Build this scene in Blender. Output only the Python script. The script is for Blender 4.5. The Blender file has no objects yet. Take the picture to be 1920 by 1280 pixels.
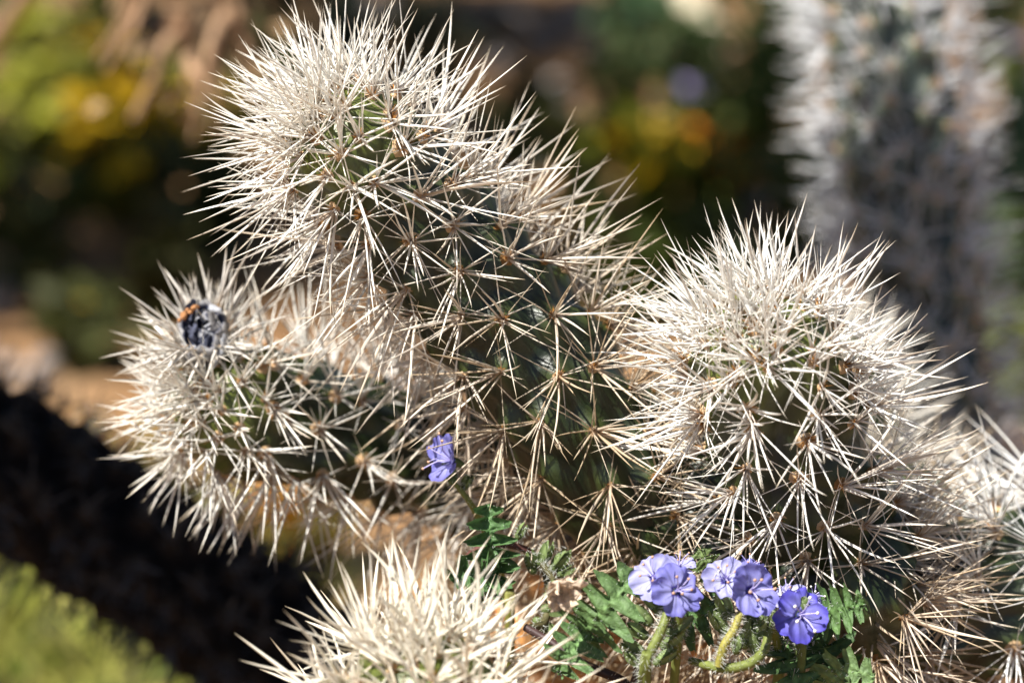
import bpy, math, random
import numpy as np
from mathutils import Vector, Matrix, noise

random.seed(11); RNG = np.random.default_rng(11)
R = math.radians
sc = bpy.context.scene
COL = sc.collection

# ------------------------------------------------------------------ camera
CAM_H, PITCH, FPX = 0.62, R(20), 5333.3
cam_d = bpy.data.cameras.new('camera'); cam = bpy.data.objects.new('camera', cam_d); COL.objects.link(cam)
cam.location = (0, 0, CAM_H); cam.rotation_euler = (R(90) - PITCH, 0, 0)
cam_d.lens = 100; cam_d.sensor_width = 36; cam_d.clip_start = 0.02; cam_d.clip_end = 500
cam_d.dof.use_dof = True; cam_d.dof.focus_distance = 0.652; cam_d.dof.aperture_fstop = 8.0
cam_d.dof.aperture_blades = 9
sc.camera = cam
FWD = np.array([0, math.cos(PITCH), -math.sin(PITCH)]); RGT = np.array([1., 0, 0]); UPV = np.array([0, math.sin(PITCH), math.cos(PITCH)])
CAM = np.array([0, 0, CAM_H])

# ------------------------------------------------------------------ sky and sun
TO_SUN = Vector((-0.40, -0.30, 0.86)).normalized()
EL = math.asin(TO_SUN.z); AZ = math.atan2(TO_SUN.x, TO_SUN.y)
w = bpy.data.worlds.new('World'); sc.world = w; w.use_nodes = True
nt = w.node_tree; bg = nt.nodes['Background']
sky = nt.nodes.new('ShaderNodeTexSky'); sky.sky_type = 'NISHITA'; sky.sun_disc = False
sky.sun_elevation = EL; sky.sun_rotation = AZ; sky.air_density = 1.0; sky.dust_density = 0.6
nt.links.new(sky.outputs[0], bg.inputs[0]); bg.inputs[1].default_value = 0.05
sd = bpy.data.lights.new('sun', 'SUN'); sun = bpy.data.objects.new('sun', sd); COL.objects.link(sun)
sd.energy = 5.0; sd.angle = R(0.53); sd.color = (1.0, 0.965, 0.90)
sun.rotation_euler = TO_SUN.to_track_quat('Z', 'Y').to_euler()
sc.view_settings.view_transform = 'Standard'; sc.view_settings.look = 'None'
sc.view_settings.exposure = 1.05; sc.view_settings.gamma = 1.0
sc.cycles.use_denoising = True
sc.cycles.max_bounces = 8; sc.cycles.transparent_max_bounces = 8; sc.cycles.sample_clamp_indirect = 4

# ------------------------------------------------------------------ helpers
def at(px, py, d):
    """pixel of the 1920x1280 photograph and depth in metres -> world point"""
    return CAM + d * (FWD + (px - 960) / FPX * RGT - (py - 640) / FPX * UPV)
def pix(P):
    v = np.asarray(P) - CAM; d = v @ FWD
    return 960 + (v @ RGT) / d * FPX, 640 - (v @ UPV) / d * FPX, d
def gnd(px, py, z=0.0):
    r = FWD + (px - 960) / FPX * RGT - (py - 640) / FPX * UPV
    return CAM + r * ((z - CAM_H) / r[2])

def mesh(name, V, F, mat, col=None, smooth=True):
    m = bpy.data.meshes.new(name)
    V = np.asarray(V, dtype=np.float32)
    if isinstance(F, np.ndarray):
        k = F.shape[1]
        m.vertices.add(len(V)); m.vertices.foreach_set('co', V.ravel())
        m.loops.add(F.size); m.loops.foreach_set('vertex_index', F.astype(np.int32).ravel())
        m.polygons.add(len(F)); m.polygons.foreach_set('loop_start', np.arange(0, F.size, k, dtype=np.int32))
        m.polygons.foreach_set('loop_total', np.full(len(F), k, dtype=np.int32))
        m.update(calc_edges=True); m.validate()
    else:
        m.from_pydata([tuple(v) for v in V], [], F)
    if smooth: m.polygons.foreach_set('use_smooth', np.ones(len(m.polygons), dtype=bool))
    if col is not None:
        a = m.color_attributes.new('col', 'FLOAT_COLOR', 'POINT')
        c = np.ones((len(V), 4), dtype=np.float32); c[:, :3] = col
        a.data.foreach_set('color', c.ravel())
    m.materials.append(mat); m.update()
    return m
def link(name, data, parent=None, loc=None, kind=None, label=None, root=None):
    o = bpy.data.objects.new(name, data); COL.objects.link(o)
    if parent is not None: o.parent = parent
    if loc is not None: o.location = tuple(loc)
    if kind: o['kind'] = kind
    if label: o['label'] = label
    return o
def wpos(o):
    p = np.zeros(3)
    while o is not None: p = p + np.array(o.location); o = o.parent
    return p
def wlink(name, data, parent, kind=None, label=None, at_=None):
    """link under a parent (parents never rotate), data in world coordinates shifted to at_"""
    o = link(name, data, parent, kind=kind, label=label)
    o.location = tuple((np.zeros(3) if at_ is None else np.asarray(at_)) - wpos(parent))
    return o
def tag(o, label, cat, group=None, kind=None):
    o['label'] = label; o['category'] = cat
    if group: o['group'] = group
    if kind: o['kind'] = kind
    return o
def thing(name, label, cat, loc, group=None):
    o = bpy.data.objects.new(name, None); COL.objects.link(o); o.location = tuple(loc)
    o.empty_display_size = 0.01
    return tag(o, label, cat, group)

class MB:
    """collects vertices, faces and colours"""
    def __init__(s): s.V = []; s.F = []; s.C = []; s.n = 0
    def add(s, V, F, C):
        V = np.asarray(V, dtype=float); s.V.append(V); s.F.append(np.asarray(F) + s.n)
        C = np.asarray(C, dtype=float); s.C.append(np.broadcast_to(C, (len(V), 3))); s.n += len(V)
    def build(s, name, mat, smooth=True):
        F = np.concatenate(s.F)
        return mesh(name, np.concatenate(s.V), F, mat, np.concatenate(s.C), smooth)

def catmull(P, n):
    P = np.asarray(P, dtype=float); k = len(P)
    Q = np.vstack([2 * P[0] - P[1], P, 2 * P[-1] - P[-2]])
    out = []
    for u in np.linspace(0, k - 1 - 1e-9, n):
        i = int(u); t = u - i; a, b, c, d = Q[i], Q[i + 1], Q[i + 2], Q[i + 3]
        out.append(.5 * (2 * b + (c - a) * t + (2 * a - 5 * b + 4 * c - d) * t * t + (3 * b - a - 3 * c + d) * t ** 3))
    return np.array(out)
def nrm(v): return v / (np.linalg.norm(v, axis=-1, keepdims=True) + 1e-12)
def frames(P):
    T = nrm(np.gradient(P, axis=0)); N = np.zeros_like(T)
    a = np.array([0, -1., 0.2]); n = nrm(a - T[0] * (a @ T[0])); N[0] = n
    for i in range(1, len(P)):
        n = nrm(n - T[i] * (n @ T[i])); N[i] = n
    return T, N, np.cross(T, N)
def tube(P, rad, k=6):
    P = np.asarray(P, dtype=float); rad = np.broadcast_to(np.asarray(rad, dtype=float), (len(P),))
    T, N, B = frames(P); th = np.arange(k) * 2 * math.pi / k
    V = (P[:, None] + rad[:, None, None] * (np.cos(th)[None, :, None] * N[:, None] + np.sin(th)[None, :, None] * B[:, None])).reshape(-1, 3)
    F = []
    for i in range(len(P) - 1):
        for j in range(k):
            F.append((i * k + j, i * k + (j + 1) % k, (i + 1) * k + (j + 1) % k, (i + 1) * k + j))
    return V, np.array(F)
def basis(d, roll=0.0):
    d = nrm(np.asarray(d, dtype=float)); a = np.array([0, 0, 1.]) if abs(d[2]) < .9 else np.array([1., 0, 0])
    x = nrm(np.cross(a, d)); y = np.cross(d, x); c, s = math.cos(roll), math.sin(roll)
    return np.stack([c * x + s * y, -s * x + c * y, d], axis=1)   # columns

# ------------------------------------------------------------------ materials
def mat(name, base=None, rough=0.6, attr=False, transl=0.0, spec=0.3, noise_s=None, noise_amt=0.3, bump=0.0, bump_s=None, sheen=0.0, objvar=0.0):
    m = bpy.data.materials.new(name); m.use_nodes = True
    N = m.node_tree.nodes; L = m.node_tree.links; b = N['Principled BSDF']; out = N['Material Output']
    b.inputs['Roughness'].default_value = rough; b.inputs['Specular IOR Level'].default_value = spec
    b.inputs['Sheen Weight'].default_value = sheen
    if attr:
        a = N.new('ShaderNodeVertexColor'); a.layer_name = 'col'; c = a.outputs['Color']
    else:
        a = N.new('ShaderNodeRGB'); a.outputs[0].default_value = (*base, 1); c = a.outputs[0]
    tc = N.new('ShaderNodeTexCoord')
    if noise_s:
        n = N.new('ShaderNodeTexNoise'); n.inputs['Scale'].default_value = noise_s; n.inputs['Detail'].default_value = 5
        L.new(tc.outputs['Object'], n.inputs['Vector'])
        mr = N.new('ShaderNodeMapRange'); L.new(n.outputs['Fac'], mr.inputs['Value'])
        mr.inputs['From Min'].default_value = .3; mr.inputs['From Max'].default_value = .7
        mr.inputs['To Min'].default_value = 1 - noise_amt; mr.inputs['To Max'].default_value = 1 + noise_amt
        mx = N.new('ShaderNodeVectorMath'); mx.operation = 'SCALE'; L.new(c, mx.inputs[0]); L.new(mr.outputs[0], mx.inputs['Scale']); c = mx.outputs[0]
    if objvar:
        oi = N.new('ShaderNodeObjectInfo'); mr = N.new('ShaderNodeMapRange'); L.new(oi.outputs['Random'], mr.inputs['Value'])
        mr.inputs['To Min'].default_value = 1 - objvar; mr.inputs['To Max'].default_value = 1 + objvar
        mx = N.new('ShaderNodeVectorMath'); mx.operation = 'SCALE'; L.new(c, mx.inputs[0]); L.new(mr.outputs[0], mx.inputs['Scale']); c = mx.outputs[0]
    L.new(c, b.inputs['Base Color'])
    if bump:
        n2 = N.new('ShaderNodeTexNoise'); n2.inputs['Scale'].default_value = bump_s; n2.inputs['Detail'].default_value = 4
        L.new(tc.outputs['Object'], n2.inputs['Vector'])
        bp = N.new('ShaderNodeBump'); bp.inputs['Strength'].default_value = bump; bp.inputs['Distance'].default_value = 0.6 / bump_s
        L.new(n2.outputs['Fac'], bp.inputs['Height']); L.new(bp.outputs[0], b.inputs['Normal'])
    if transl:
        t = N.new('ShaderNodeBsdfTranslucent'); L.new(c, t.inputs['Color'])
        mix = N.new('ShaderNodeMixShader'); mix.inputs[0].default_value = transl
        L.new(b.outputs[0], mix.inputs[1]); L.new(t.outputs[0], mix.inputs[2]); L.new(mix.outputs[0], out.inputs['Surface'])
    return m

M_spine = mat('spine_sheath', attr=True, rough=.36, transl=.18, spec=.5, noise_s=900, noise_amt=.10)
M_flesh = mat('cactus_flesh', attr=True, rough=.38, spec=.5, noise_s=260, noise_amt=.28, bump=.25, bump_s=1500)
M_wool = mat('areole_wool', attr=True, rough=.9, spec=.1, noise_s=900, noise_amt=.3, bump=.6, bump_s=2500, transl=.15)
M_dark = mat('shade_darkened_stem', attr=True, rough=.95, spec=.05, noise_s=260, noise_amt=.4, bump=.4, bump_s=900)  # matte, for the dead stem whose colour is darkened to look shaded
M_petal = mat('petal', attr=True, rough=.55, transl=.32, spec=.25, noise_s=900, noise_amt=.08, bump=.15, bump_s=1400)
M_leaf = mat('leaf_blade', attr=True, rough=.55, transl=.2, spec=.35, noise_s=700, noise_amt=.3, bump=.7, bump_s=1100)
M_stem = mat('green_stem', attr=True, rough=.5, transl=.12, spec=.3, noise_s=600, noise_amt=.2)
M_hair = mat('white_hair', (.82, .84, .78), rough=.4, transl=.4)
M_anther = mat('anther', attr=True, rough=.6, noise_s=1500, noise_amt=.2)
M_dry = mat('dry_tissue', attr=True, rough=.75, transl=.2, noise_s=500, noise_amt=.35, bump=.5, bump_s=900)
M_bark = mat('bark', attr=True, rough=.85, noise_s=150, noise_amt=.4, bump=.6, bump_s=300)
M_fol = mat('shrub_foliage', attr=True, rough=.6, transl=.2)
M_rock = mat('rock', attr=True, rough=.85, noise_s=60, noise_amt=.35, bump=.5, bump_s=120, objvar=.2)
M_grass = mat('grass_blade', attr=True, rough=.5, transl=.35)

# ------------------------------------------------------------------ ground
def ground_material():
    m = bpy.data.materials.new('desert_soil'); m.use_nodes = True
    N = m.node_tree.nodes; L = m.node_tree.links; b = N['Principled BSDF']; b.inputs['Roughness'].default_value = .95
    tc = N.new('ShaderNodeTexCoord')
    n1 = N.new('ShaderNodeTexNoise'); n1.inputs['Scale'].default_value = 5; n1.inputs['Detail'].default_value = 8
    n2 = N.new('ShaderNodeTexNoise'); n2.inputs['Scale'].default_value = 70; n2.inputs['Detail'].default_value = 6
    v = N.new('ShaderNodeTexVoronoi'); v.inputs['Scale'].default_value = 130
    for n in (n1, n2, v): L.new(tc.outputs['Object'], n.inputs['Vector'])
    r = N.new('ShaderNodeValToRGB'); L.new(n1.outputs['Fac'], r.inputs[0])
    r.color_ramp.elements[0].position = .3; r.color_ramp.elements[0].color = (.12, .065, .028, 1)
    r.color_ramp.elements[1].position = .7; r.color_ramp.elements[1].color = (.36, .22, .11, 1)
    e = r.color_ramp.elements.new(.52); e.color = (.30, .155, .06, 1)
    mx = N.new('ShaderNodeMix'); mx.data_type = 'RGBA'; mx.blend_type = 'MULTIPLY'; mx.inputs[0].default_value = .7
    L.new(r.outputs[0], mx.inputs[6])
    r2 = N.new('ShaderNodeValToRGB'); L.new(n2.outputs['Fac'], r2.inputs[0]); r2.color_ramp.elements[0].position = .35; r2.color_ramp.elements[0].color = (.35, .35, .35, 1); r2.color_ramp.elements[1].position = .65
    L.new(r2.outputs[0], mx.inputs[7]); L.new(mx.outputs[2], b.inputs['Base Color'])
    bp = N.new('ShaderNodeBump'); bp.inputs['Strength'].default_value = .8; bp.inputs['Distance'].default_value = .006
    L.new(v.outputs['Distance'], bp.inputs['Height']); L.new(bp.outputs[0], b.inputs['Normal'])
    return m
def ground_z(x, y):
    near = math.exp(-((x) ** 2 + (y - 1.8) ** 2) / 9)
    return (noise.noise(Vector((x * 1.3, y * 1.3, 3))) * .03 + noise.noise(Vector((x * 6, y * 6, 7))) * .008) * near \
        + noise.noise(Vector((x * .05, y * .05, 1))) * .5 * (1 - near) - .0
def build_ground():
    u = np.linspace(-1, 1, 141); g = np.sign(u) * (np.abs(u) * 2.2 + np.abs(u) ** 5 * 250)
    V = []; n = len(g)
    for y in g:
        for x in g: V.append((x, y + 1.8, ground_z(x, y + 1.8)))
    I = np.arange(n * n).reshape(n, n)
    F = np.stack([I[:-1, :-1], I[:-1, 1:], I[1:, 1:], I[1:, :-1]], axis=-1).reshape(-1, 4)
    o = link('ground', mesh('ground', V, F, ground_material())); o['kind'] = 'structure'
    o['label'] = 'orange brown desert soil under and behind the cacti'; return o
build_ground()

# ------------------------------------------------------------------ cholla stems
RINGS = np.array([0, .06, .28, .58, .84, 1.0]); PROF = np.array([.75, .85, 1.0, .86, .52, .04])
def spine_template(k=5, bend=0.0, twist=0.0):
    th = np.arange(k) * 2 * math.pi / k
    V = []
    for t, p in zip(RINGS, PROF):
        for a in th: V.append((p * math.cos(a), p * .72 * math.sin(a), t))
    V = np.array(V); F = []
    for i in range(len(RINGS) - 1):
        for j in range(k): F.append((i * k + j, i * k + (j + 1) % k, (i + 1) * k + (j + 1) % k, (i + 1) * k + j))
    return V, np.array(F), np.repeat(RINGS, k)
TV, TF, TT = spine_template()
def spine_colour(t, body, base, tip):
    wb = np.clip(1 - t / .16, 0, 1)[:, None]; wt = np.clip((t - .80) / .2, 0, 1)[:, None]
    c = np.broadcast_to(body, (len(t), 3)); c = c * (1 - wb) + np.asarray(base) * wb
    return c * (1 - .6 * wt) + np.asarray(tip) * .6 * wt
def spine_verts(P, d, L, wd, bend, roll):
    """one spine in world space"""
    B = basis(d, roll)
    loc = np.stack([TV[:, 0] * wd + bend * L * TT ** 2, TV[:, 1] * wd, TV[:, 2] * L], axis=1)
    return P + loc @ B.T
# shared spine meshes: bend x tint
BENDS = (-.20, -.08, .01, .07, .17)
TINTS = {}
def spine_mesh(tint_key, body, base, tip, bi):
    key = (tint_key, bi)
    if key not in TINTS:
        V = np.stack([TV[:, 0], TV[:, 1], TV[:, 2]], axis=1)
        # width is scaled by the object's x, y and length by z; the bend is stored relative to a 26:0.4 spine
        V = V.copy(); V[:, 0] += BENDS[bi] * 62 * TT ** 2
        TINTS[key] = mesh('spine', V, TF, M_spine, spine_colour(TT, body, base, tip))
    return TINTS[key]

AREOLES = {}
def areole_mesh(v, dark):
    if (v, dark) in AREOLES: return AREOLES[(v, dark)]
    rg = random.Random(50 + v); mb = MB()
    k, rings = 8, 4; V = []
    for i in range(rings + 1):
        a = i / rings * math.pi / 2
        for j in range(k):
            th = 2 * math.pi * j / k; r = math.cos(a) * (1 + .3 * rg.uniform(-1, 1)) ; V.append((r * math.cos(th), r * math.sin(th), math.sin(a) * .75 * (1 + .2 * rg.uniform(-1, 1)) - .1))
    F = [(i * k + j, i * k + (j + 1) % k, (i + 1) * k + (j + 1) % k, (i + 1) * k + j) for i in range(rings) for j in range(k)]
    c = np.array((.30, .16, .06) if dark else (.62, .42, .24))
    mb.add(np.array(V), np.array(F), c)
    for i in range(16):   # short glochid bristles
        d = nrm(np.array([rg.uniform(-.8, .8), rg.uniform(-.2, 1.0), rg.uniform(.5, 1)])); L = rg.uniform(1.0, 2.2)
        B = basis(d, rg.uniform(0, 6)); p = d * .55
        V3 = np.array([[.09, 0, 0], [-.05, .08, 0], [-.05, -.08, 0], [0, 0, L]]) @ B.T + p
        mb.add(V3, np.array([(0, 1, 3, 3), (1, 2, 3, 3), (2, 0, 3, 3)])[:, :], np.array((.45, .20, .05)) * rg.uniform(.6, 1.4))
    F = np.concatenate(mb.F); fl = [tuple(f[:3]) if f[2] == f[3] else tuple(f) for f in F]
    m = mesh('areole', np.concatenate(mb.V), fl, M_wool, np.concatenate(mb.C)); AREOLES[(v, dark)] = m
    return m

def cholla(name, label, pts, rad, group=None, tint=(.94, .915, .85), old=(.50, .34, .17), old_s=(.015, .10), n_single=300, spacing=.0112,
           nsp=(14, 18), Lr=(.017, .032), avoid=None, wr=(.00021, .00040), flesh=((.040, .052, .010), (.009, .017, .006)), ground_pt=None,
           spines_to=None, seed=1, lean=.35, dark_areole=.5, cat='cactus', areole_parts=True, warm=.5, density=1.0, m_flesh=None, m_spine=None):
    """pts: (px, py, depth) from the tip down; rad: radii in metres at those points; ground_pt: last world point on the soil"""
    rg = random.Random(seed)
    W = [at(*p) for p in pts]; rr = list(rad)
    if ground_pt is not None:
        W.append(np.asarray(ground_pt)); rr.append(rr[-1] * 1.1)
    seg = np.concatenate([[0], np.cumsum(np.linalg.norm(np.diff(np.array(W), axis=0), axis=1))])
    fine = catmull(W, 600); fs = np.concatenate([[0], np.cumsum(np.linalg.norm(np.diff(fine, axis=0), axis=1))])
    Ltot = fs[-1]; ctrl_u = np.linspace(0, len(W) - 1, 600)
    fr = np.interp(ctrl_u, np.arange(len(W)), rr)
    R0 = rr[0]; fr0 = fr.copy()
    cap = np.where(fs < R0 * 1.25, np.sqrt(np.clip(1 - (1 - fs / (R0 * 1.25)) ** 2, 0, 1)), 1.0); fr = fr * cap
    T, N, B = frames(fine)
    def q(s):
        s = np.clip(s, 0, Ltot)
        g = lambda A: np.stack([np.interp(s, fs, A[:, i]) for i in range(3)], axis=-1)
        return g(fine), nrm(g(T)), nrm(g(N)), nrm(g(B)), np.interp(s, fs, fr)
    s_end = Ltot if spines_to is None else spines_to
    # areoles on a spiral
    A = []; s = .00001; th = rg.uniform(0, 6)
    while s < s_end:
        r = float(np.interp(s, fs, fr0)); a = spacing * (.34 + .66 * min(1, s / .022))
        A.append((max(1e-6, s + rg.uniform(-.0022, .0022) * min(1, s / .006)), th % (2 * math.pi)))
        th += 2.39996 + rg.uniform(-.13, .13); s += a * a / (2 * math.pi * r)
    A = np.array(A)
    base = W[-1] if ground_pt is None else np.asarray(ground_pt)
    root = thing(name, label, cat, base, group)
    # body with raised tubercles
    k = 64; m = int(max(40, min(260, s_end / .0009)))
    ss = np.concatenate([R0 * 1.25 * (np.linspace(0, 1, 22)[:-1] ** 2), np.linspace(R0 * 1.25, Ltot, m)])
    Pc, Tc, Nc, Bc, rc = q(ss); th = np.arange(k) * 2 * math.pi / k
    h = np.zeros((len(ss), k)); gl = np.zeros((len(ss), k))
    for (sa, ta) in A:
        du = ss[:, None] - sa; dv = (np.abs((th[None] - ta + math.pi) % (2 * math.pi) - math.pi)) * rc[:, None]
        l = np.where(du > 0, .0095, .0045); b = np.exp(-(du / l) ** 2 - (dv / .0048) ** 2)
        h = np.maximum(h, b); gl = np.maximum(gl, np.exp(-(du / .003) ** 2 - (dv / .003) ** 2))
    disp = .0056 * (h - .35) * np.minimum(1, rc[:, None] / .012)
    rad_dir = np.cos(th)[None, :, None] * Nc[:, None] + np.sin(th)[None, :, None] * Bc[:, None]
    V = Pc[:, None] + (rc[:, None] + disp)[..., None] * rad_dir
    V = V.reshape(-1, 3)
    I = np.arange(len(ss) * k).reshape(len(ss), k); J = np.roll(I, -1, axis=1)
    F = np.stack([I[:-1], J[:-1], J[1:], I[1:]], axis=-1).reshape(-1, 4)
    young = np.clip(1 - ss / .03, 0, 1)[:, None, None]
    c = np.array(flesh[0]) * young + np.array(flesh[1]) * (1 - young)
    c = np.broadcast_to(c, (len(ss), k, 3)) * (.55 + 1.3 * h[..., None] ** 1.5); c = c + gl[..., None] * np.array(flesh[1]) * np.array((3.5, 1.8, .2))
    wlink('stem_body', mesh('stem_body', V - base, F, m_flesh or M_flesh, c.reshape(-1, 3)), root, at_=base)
    # areoles and spines
    cand = []
    P, Tt, Nn, Bb, rr_ = q(A[:, 0]); Pa, _, _, _, r2 = q(A[:, 0] + .0008); slope = np.clip((r2 - rr_) / .0008, 0, 4)
    for i, (sa, ta) in enumerate(A):
        rd = math.cos(ta) * Nn[i] + math.sin(ta) * Bb[i]
        n = nrm(rd - Tt[i] * slope[i]); p = P[i] + rd * (rr_[i] + .0034 * min(1, rr_[i] / .012))
        tipward = nrm(-Tt[i] - n * (-Tt[i] @ n)); side = np.cross(n, tipward)
        view = nrm(CAM - p); facing = n @ view
        px, py, dd = pix(p); inframe = -400 < px < 2450 and -350 < py < 1650
        age = min(1, max(0, (sa - old_s[0]) / (old_s[1] - old_s[0])))
        if areole_parts and facing > -.25 and -20 < px < 1940 and -20 < py < 1300:
            dk = age * dark_areole > rg.random() * .6
            o = wlink('areole', areole_mesh(rg.randrange(4), dk), root, at_=p - n * .0006)
            z = n; y = tipward; Mx = np.stack([np.cross(y, z), y, z], axis=1)
            o.rotation_mode = 'QUATERNION'; o.rotation_quaternion = Matrix(Mx.tolist()).to_quaternion(); sz = rg.uniform(.0011, .0018) * (1.2 - .35 * age); o.scale = (sz, sz, sz)
        if not inframe: continue
        if avoid is not None and np.linalg.norm(p - avoid[0]) < avoid[1]: continue
        kk = max(5, int(round(rg.randint(*nsp) * density * rg.uniform(.75, 1.2)))); rot = rg.uniform(0, 6)
        bias = rg.uniform(-.45, .45) * side - rg.uniform(-.15, .55) * tipward * age
        for j in range(kk):
            central = j < kk * .45
            phi = rot + j * 2.39996 + rg.uniform(-.5, .5)
            tilt = rg.uniform(.10, .85) if central else rg.uniform(.65, 1.42)
            d = math.cos(tilt) * n + math.sin(tilt) * (math.cos(phi) * tipward + math.sin(phi) * side)
            d = nrm(d + tipward * lean * (.25 + .75 * (1 - age)) * rg.uniform(.2, 1.2) + (bias if central else 0))
            L = (Lr[0] + (Lr[1] - Lr[0]) * rg.random()) * (.78 + .22 * min(1, sa / .02)) if central else rg.uniform(Lr[0] * .45, Lr[1] * .80)
            if central and rg.random() < .05: L *= .45
            wd = rg.uniform(*wr) * (1.05 if central else .55)
            g = age * .8 + rg.uniform(-.3, .25) * warm + (.40 if rg.random() < .18 else 0) * warm * 2
            p0 = p + rg.uniform(-.0006, .0006) * side + rg.uniform(-.0006, .0006) * tipward - d * .0008
            e = p0 + d * L; ex, ey, _ = pix(e)
            score = math.hypot(ex - px, ey - py) * (1 if facing > -.1 else .45) * (1 if (0 < ex < 1920 and 0 < ey < 1280) else .25)
            cand.append((score, p0, d, L, wd, rg.uniform(-1, 1), rg.uniform(0, 6.28), min(1, max(0, g)), sa))
    cand.sort(key=lambda x: -x[0])
    tint = np.array(tint); oldc = np.array(old)
    foot, point = ((.36, .19, .07), (.58, .42, .2)) if tint.sum() > .6 else (tint * .5, tint * 1.2)   # the dark stem's spines are darkened throughout too
    for (sco, p0, d, L, wd, bd, roll, g, sa) in cand[:n_single]:
        gi = round(g * 4) / 4; body = tint * (1 - gi * .8) + oldc * gi * .8
        o = wlink('spine', spine_mesh((name, label, gi), body, (.40, .22, .08), (.62, .45, .22), min(4, int((bd + 1) * 2.5))), root, at_=p0)
        o.rotation_mode = 'QUATERNION'; o.rotation_quaternion = Matrix(basis(d, roll).tolist()).to_quaternion(); o.scale = (wd, wd, L)
    mb = MB()
    for (sco, p0, d, L, wd, bd, roll, g, sa) in cand[n_single:]:
        body = (tint * (1 - g * .8) + oldc * g * .8) * rg.uniform(.85, 1.08)
        mb.add(spine_verts(p0 - base, d, L, wd, bd * .13, roll), TF, spine_colour(TT, body, foot, point))
    if mb.n: wlink('spine_mass', mb.build('spine_mass', m_spine or M_spine), root, kind='stuff', at_=base)
    return root

mm = .001
main = cholla('cholla_stem', 'tall arching cholla stem with long white spines leaning over the blue flower heads',
    [(592, 212, .655), (685, 305, .668), (785, 415, .678), (888, 535, .683), (985, 655, .685), (1075, 775, .687), (1170, 905, .692), (1280, 1020, .700), (1420, 1120, .715)],
    [12.5*mm, 14*mm, 15*mm, 15.5*mm, 16*mm, 16*mm, 16*mm, 16*mm, 16*mm], Lr=(.016, .0325), nsp=(17, 21), seed=3, ground_pt=(.14, .84, -.02), spines_to=.21, n_single=300)
right = cholla('cholla_stem', 'upright cholla stem with round white spiny head rising behind the blue flower clusters',
    [(1410, 602, .640), (1442, 700, .655), (1478, 820, .668), (1515, 950, .680), (1555, 1080, .690), (1600, 1200, .700)],
    [13.5*mm, 15.5*mm, 16.5*mm, 17*mm, 17*mm, 17*mm], seed=5, ground_pt=(.16, .86, -.02), spines_to=.15, tint=(.94, .92, .87), Lr=(.015, .0295), nsp=(15, 19), old_s=(.03, .11))
FRUIT = at(380, 618, .692)
left = cholla('cholla_stem', 'sideways cholla stem carrying a withered grey fruit near its tip',
    [(368, 748, .690), (440, 765, .704), (540, 788, .715), (660, 818, .724), (780, 852, .732), (900, 898, .738), (1030, 970, .746)],
    [11.5*mm, 13.5*mm, 14*mm, 14*mm, 14*mm, 14*mm, 14*mm], seed=8, ground_pt=(.07, .90, -.02), spines_to=.13, tint=(.88, .86, .80), old_s=(.05, .3), Lr=(.0125, .026), nsp=(13, 17), avoid=(FRUIT, .0095))
front = cholla('cholla_stem', 'pale cream spiny cholla tip poking up in front of the flowering sprigs',
    [(775, 1225, .612), (790, 1320, .620), (800, 1480, .630), (810, 1700, .64)],
    [15*mm, 17*mm, 18*mm, 18*mm], seed=13, ground_pt=(-.02, .74, -.02), spines_to=.10, tint=(.94, .89, .77), Lr=(.018, .031), wr=(.00036, .00060), spacing=.0132, nsp=(11, 14))
trail = cholla('cholla_stem', 'low shaded cholla stem trailing away beside the upright round headed stem',
    [(1530, 1195, .715), (1640, 1170, .710), (1760, 1145, .706), (1880, 1115, .706), (2010, 1090, .712), (2200, 1120, .73)],
    [15*mm, 17*mm, 17.5*mm, 18*mm, 18*mm, 18*mm], seed=17, ground_pt=(.26, .82, -.02), spines_to=.19, tint=(.94, .93, .90), nsp=(14, 18), old_s=(.06, .3))
behind = cholla('cholla_stem', 'blurred white spined cholla stem tucked behind the upright round headed stem',
    [(1490, 625, .79), (1535, 730, .79), (1590, 860, .79), (1660, 980, .79), (1740, 1100, .79)],
    [13*mm, 14*mm, 14*mm, 14*mm, 14*mm], Lr=(.013, .024), seed=19, ground_pt=(.2, .95, -.02), spines_to=.13, n_single=0, areole_parts=False, density=.8)
back = cholla('cholla_stem', 'large blurred upright cholla stem standing alone in the background',
    [(1630, -260, .93), (1650, -60, .93), (1672, 140, .93), (1696, 340, .93), (1722, 540, .93), (1750, 740, .93), (1785, 940, .93), (1820, 1100, .935)],
    [15*mm, 17*mm, 17.5*mm, 17.5*mm, 17*mm, 17*mm, 17*mm, 17*mm], seed=23, ground_pt=(.165, 1.05, -.02), spines_to=.24, n_single=0, Lr=(.013, .024), nsp=(17, 21), tint=(.84, .855, .88), flesh=((.04, .055, .04), (.03, .045, .04)), dark_areole=.15, old_s=(.2, .6), warm=.12)
dark = cholla('cholla_stem', 'dead dark cholla stem, coloured darker still for shade, slanting over green grass',
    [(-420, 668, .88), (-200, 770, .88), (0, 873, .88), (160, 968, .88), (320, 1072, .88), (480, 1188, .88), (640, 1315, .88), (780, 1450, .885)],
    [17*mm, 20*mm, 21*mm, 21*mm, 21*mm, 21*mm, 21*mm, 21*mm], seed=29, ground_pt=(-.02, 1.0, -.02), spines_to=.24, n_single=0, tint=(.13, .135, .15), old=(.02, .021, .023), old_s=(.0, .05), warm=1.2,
    flesh=((.010, .010, .011), (.007, .007, .008)), Lr=(.009, .016), areole_parts=False, lean=.6, m_flesh=M_dark, m_spine=M_dark)  # dead stem; body and spine colours also lowered to stand in for shade
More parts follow.
